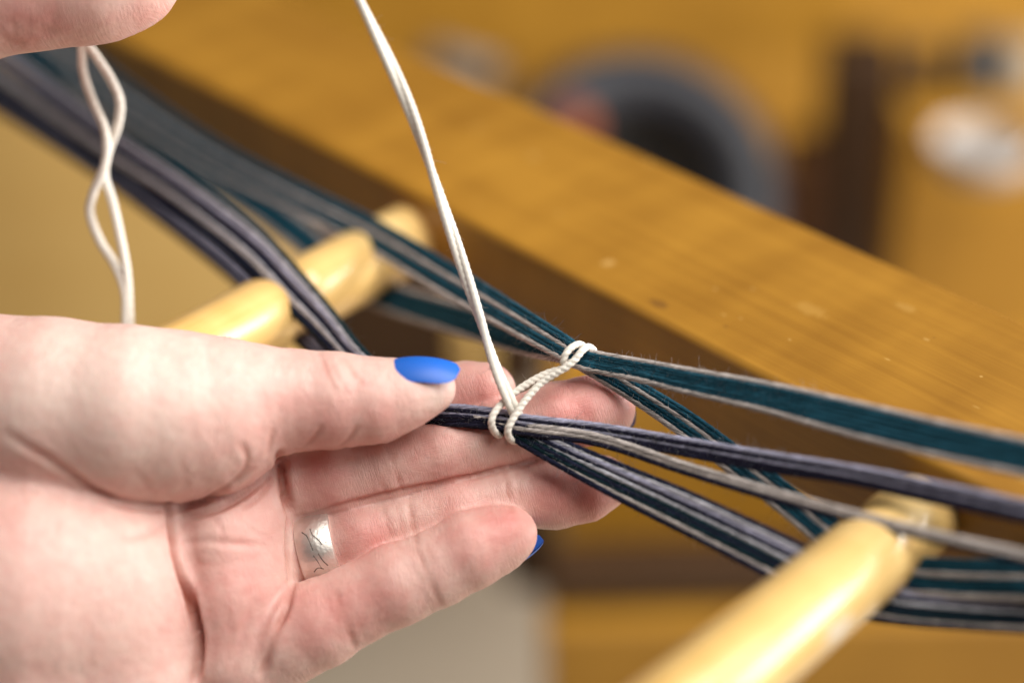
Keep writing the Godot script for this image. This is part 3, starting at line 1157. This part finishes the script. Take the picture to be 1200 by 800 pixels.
# ---------------------------------------------------------------- yarns
# A ribbon of strands follows stations [px, py, z mm, half width px]; each strand keeps its slot across it.
func ribbon(parent: Node3D, stations: Array, colours: Array, layer_mm: float, fuzz: Array, before := [], tie_x := 0.0) -> void:
	var n := colours.size()
	for layer in 2:
		for k in n:
			var s := -1.0 + 2.0 * k / maxf(1.0, n - 1.0)
			if layer == 1:
				if k == n - 1:
					continue
				s += 1.0 / maxf(1.0, n - 1.0)
			var pts := []
			for i in stations.size():
				var q: Array = stations[i]
				var a: Array = stations[maxi(i - 1, 0)]
				var b: Array = stations[mini(i + 1, stations.size() - 1)]
				var dir := Vector2(b[0] - a[0], b[1] - a[1]).normalized()
				var across := Vector2(-dir.y, dir.x)
				var wob := rng.randf_range(-0.6, 0.6)
				var sl := s
				if before.size():
					var w2 := smoothstep(tie_x - 110.0, tie_x - 10.0, float(q[0]))
					sl = lerpf(float(before[k]) + (0.12 if layer == 1 else 0.0), s, w2)
				var o: float = sl * (q[3] + 1.2) + wob
				pts.append(P(q[0] + across.x * o, q[1] + across.y * o, q[2] - layer * layer_mm + rng.randf_range(-0.15, 0.15)))
			var path := spline(pts, 0.0008)
			var c: String = colours[k] if layer == 0 else colours[k if rng.randf() < 0.5 else k + 1]
			var o2 := put("strand", yarn(path, 0.00078 * rng.randf_range(0.9, 1.1), 9, 2, 0.0044, 0.06, true, 0.07), mats[c], parent)
			if layer == 0:
				fuzz.append([path, c])

func make_fuzz(parent: Node3D, lines: Array, per_mm: float) -> void:
	for kind in ["fuzz", "dark_fuzz"]:
		var v := PackedVector3Array()
		var nn := PackedVector3Array()
		var idx := PackedInt32Array()
		for l in lines:
			var path: PackedVector3Array = l[0]
			var dark: bool = not ("grey" in l[1] or "lilac" in l[1] or "beige" in l[1] or l[1] == "cotton")
			if dark != (kind == "dark_fuzz"):
				continue
			for i in range(2, path.size() - 2):
				var depth := (path[i] - OFF).dot(-cw(Vector3.BACK))
				if absf(depth - D0) > 0.03:
					continue
				if rng.randf() > per_mm * path[i].distance_to(path[i - 1]) * 1000.0:
					continue
				var t := (path[i + 1] - path[i - 1]).normalized()
				var q := Vector3(rng.randfn(), rng.randfn(), rng.randfn())
				q = (q - t * q.dot(t)).normalized()
				var p := path[i] + q * 0.0009
				var dir := (q * 0.8 + t * rng.randf_range(-1.2, 1.2)).normalized()
				var curl := Vector3(rng.randfn(), rng.randfn(), rng.randfn()) * 0.75
				var steps := rng.randi_range(5, 10)
				var r := rng.randf_range(0.00003, 0.000055)
				var len := rng.randf_range(0.00012, 0.0004)
				var base := v.size()
				for s in steps + 1:
					var e1 := dir.cross(Vector3(0.3, 0.5, 0.8)).normalized()
					var e2 := dir.cross(e1)
					for j in 3:
						var rad := e1 * cos(TAU * j / 3.0) + e2 * sin(TAU * j / 3.0)
						v.append(p + rad * r * (1.0 - 0.6 * s / steps))
						nn.append(rad)
					p += dir * len
					dir = (dir + curl * 0.45).normalized()
					curl = curl.rotated(dir, 0.5)
				for s in steps:
					for j in 3:
						var a := base + s * 3 + j
						var b := base + s * 3 + (j + 1) % 3
						idx.append_array([a, b, a + 3, b, b + 3, a + 3])
		if v.size():
			var o := put("loose_fibres", mesh_of(v, nn, idx), mats[kind], parent)
			o.set_meta("kind", "stuff")

func warps() -> void:
	# upper bundle, bound by the right-hand loop
	var c := P(678, 418)
	var up := thing("warp_bundle", c, "upper teal and grey yarn bundle running along the beam under the far loop", "yarn bundle", "bundles of warp yarn")
	var fz := []
	# over the far peg, then under the near one
	ribbon(up, [[-40, -14, -230, 26], [60, 62, -185, 25], [155, 124, -150, 18], [250, 183, -120, 15], [350, 233, -92, 14.5], [432, 273, -74, 15], [520, 325, -44, 15], [600, 372, -18, 13], [655, 404, -2, 11], [678, 418, 1, 9], [700, 431, 0.5, 9], [740, 455, 0, 9], [800, 494, 4, 11], [860, 538, 12, 12], [930, 592, 21, 13], [985, 635, 30, 15], [1042, 668, 37, 17], [1110, 677, 41, 18], [1200, 680, 46, 20], [1290, 684, 52, 20]],
		["teal_wool", "teal_wool", "grey_wool", "teal_wool", "teal_wool", "grey_wool"], 1.3, fz)
	# under the far peg, then over the near one
	ribbon(up, [[-40, 10, -240, 17], [100, 112, -180, 16], [200, 178, -150, 15], [290, 232, -128, 14], [350, 275, -115, 14], [400, 318, -106, 14], [450, 346, -90, 14], [540, 375, -54, 14], [620, 400, -18, 13], [660, 411, -3, 10], [680, 419, 2, 9], [700, 424, 3, 9], [750, 434, 8, 10], [800, 445, 13, 11], [900, 465, 23, 14], [1000, 490, 33, 17], [1100, 514, 44, 18], [1200, 536, 55, 18], [1290, 556, 65, 18]],
		["grey_wool", "teal_wool", "teal_wool", "teal_wool", "teal_wool", "teal_wool", "grey_wool"], 1.3, fz)
	make_fuzz(up, fz, 6.5)
	# lower bundle, held between thumb and finger
	var lowc := P(588, 492)
	var low := thing("warp_bundle", lowc, "lower navy, lilac and grey yarn bundle pinched by the thumb under the near loop", "yarn bundle", "bundles of warp yarn")
	var fz2 := []
	ribbon(low, [[-80, 20, -170, 26], [0, 74, -140, 24], [70, 126, -118, 22], [140, 177, -95, 20], [200, 216, -78, 19], [250, 252, -62, 19], [300, 293, -47, 19], [345, 340, -39, 18], [378, 375, -32, 15], [408, 410, -22, 12], [440, 440, -12, 10], [470, 464, -4, 10], [500, 481, 0, 9], [540, 487, 2, 9], [588, 493, 4, 8.5], [606, 504, 5, 9], [650, 527, 8, 12], [720, 561, 13, 16.5], [800, 598, 22, 20], [880, 637, 30, 22], [945, 670, 36, 23], [1000, 695, 38, 22], [1060, 708, 39, 20], [1130, 715, 41, 19], [1200, 719, 44, 19], [1290, 723, 48, 19]],
		["navy_wool", "pale_grey_wool", "lilac_wool", "navy_wool", "pale_grey_wool", "dark_teal_wool", "navy_wool", "dark_teal_wool", "grey_wool", "navy_wool"], 1.2, fz2, [0.02, -0.62, -0.34, 0.16, 0.44, 1.0, 0.84, -0.95, 0.6, 0.95], 590.0)
	ribbon(low, [[-80, 70, -180, 9], [100, 184, -128, 9], [200, 258, -102, 8], [270, 314, -86, 8], [315, 356, -74, 8], [355, 396, -60, 8], [420, 446, -30, 8], [470, 472, -6, 8], [505, 482, 1, 7], [545, 485, 4, 6], [590, 490, 6, 6], [612, 495, 7, 5.5], [700, 506, 8, 6], [800, 523, 15, 7], [900, 541, 25, 7.5], [1000, 557, 36, 8], [1085, 575, 45, 8.5], [1200, 600, 55, 9], [1290, 620, 62, 9]],
		["lilac_wool", "purple_wool", "lilac_wool", "purple_wool", "purple_wool"], 1.2, fz2)
	ribbon(low, [[500, 490, 0, 4], [545, 493, 4, 4], [590, 497, 6, 4], [612, 502, 7, 4], [700, 515, 10, 3.2], [800, 548, 18, 3.2], [900, 578, 28, 3.4], [1000, 605, 42, 3.5], [1060, 620, 47, 3.5], [1110, 632, 51, 3.6], [1200, 653, 57, 4], [1290, 675, 63, 4]],
		["grey_wool", "grey_wool", "purple_wool"], 0.8, fz2)
	make_fuzz(low, fz2, 5.0)


# ---------------------------------------------------------------- the white tie
func str_path(list: Array, step := 0.0003) -> PackedVector3Array:
	var pts := []
	for i in list.size() / 3:
		pts.append(P(list[3 * i], list[3 * i + 1], list[3 * i + 2]))
	return spline(pts, step)

func strings() -> void:
	var t := thing("tying_string", P(600, 470), "doubled white cotton string pulled up from the knot round both bundles", "string")
	var fz := []
	var r := R(4.4)
	var lead := str_path([350, -207, 5, 390, -60, 26, 421, 0, 24, 479, 125, 18, 520, 245, 11, 562, 372, 8, 580, 428, 8, 599, 473, 9, 605, 485, 7, 609, 495, 3])
	for side in [0.0, PI]:
		var path := PackedVector3Array()
		var run := 0.0
		for i in lead.size():
			var tg := (lead[mini(i + 1, lead.size() - 1)] - lead[maxi(i - 1, 0)]).normalized()
			var e1 := tg.cross(cw(Vector3.BACK)).normalized()
			var e2 := tg.cross(e1)
			if i > 0:
				run += lead[i].distance_to(lead[i - 1])
			var th: float = side + 0.5 + run * 75.0
			path.append(lead[i] + (e1 * cos(th) + e2 * sin(th)) * R(2.9))
		put("pulled_strand", yarn(path, R(4.9), 14, 2, 0.0034, 0.12), mats["cotton"], t)
		fz.append([path, "cotton"])
	var parts := [
		["near_loop", [694, 432, -4, 697, 414, -1, 690, 406.5, 3, 682, 411, 6.5, 674, 421, 7.5, 663, 430, 8, 635, 448, 8, 618, 466, 9, 607, 481, 10, 598, 496, 10.5, 595, 505, 10, 597, 513, 7.5, 604, 517, 3, 612, 512, -1]],
		["far_loop", [684, 430, -4, 687, 412, -1, 680, 403.5, 3, 670, 407, 6, 663, 415, 7, 660.5, 424, 6.5, 663, 431, 5.5, 655, 433, 5, 637, 439, 5, 608, 456, 6, 588, 473, 8, 578, 486, 9.5, 576, 496, 9.5, 579, 505, 7.5, 586, 510, 3, 594, 506, -1]],
	]
	for p in parts:
		var path := str_path(p[1])
		put(p[0], yarn(path, r, 14, 2, 0.0030, 0.2), mats["cotton"], t)
		fz.append([path, "cotton"])
	make_fuzz(t, fz, 0.35)
	var h := thing("loose_string", P(128, 180, -30), "loose loop of white cotton string hanging from the curled right hand", "string")
	for p in [[84, 10, -34, 98, 46, -34, 112, 66, -34, 130, 94, -34, 140, 120, -34, 137, 148, -35, 126, 178, -37, 122, 205, -37, 130, 232, -36, 140, 275, -34, 148, 320, -34, 151, 370, -34, 152, 430, -36], [80, 10, -34, 95, 52, -34, 97, 84, -34, 108, 118, -34, 121, 148, -33, 125, 176, -32, 120, 200, -32, 109, 225, -34, 105, 250, -36, 117, 283, -37, 134, 310, -36, 146, 342, -34, 147, 380, -34, 148, 430, -36]]:
		put("strand", yarn(str_path(p, 0.0006), 0.00128, 12, 2, 0.0045, 0.16), mats["cotton"], h)
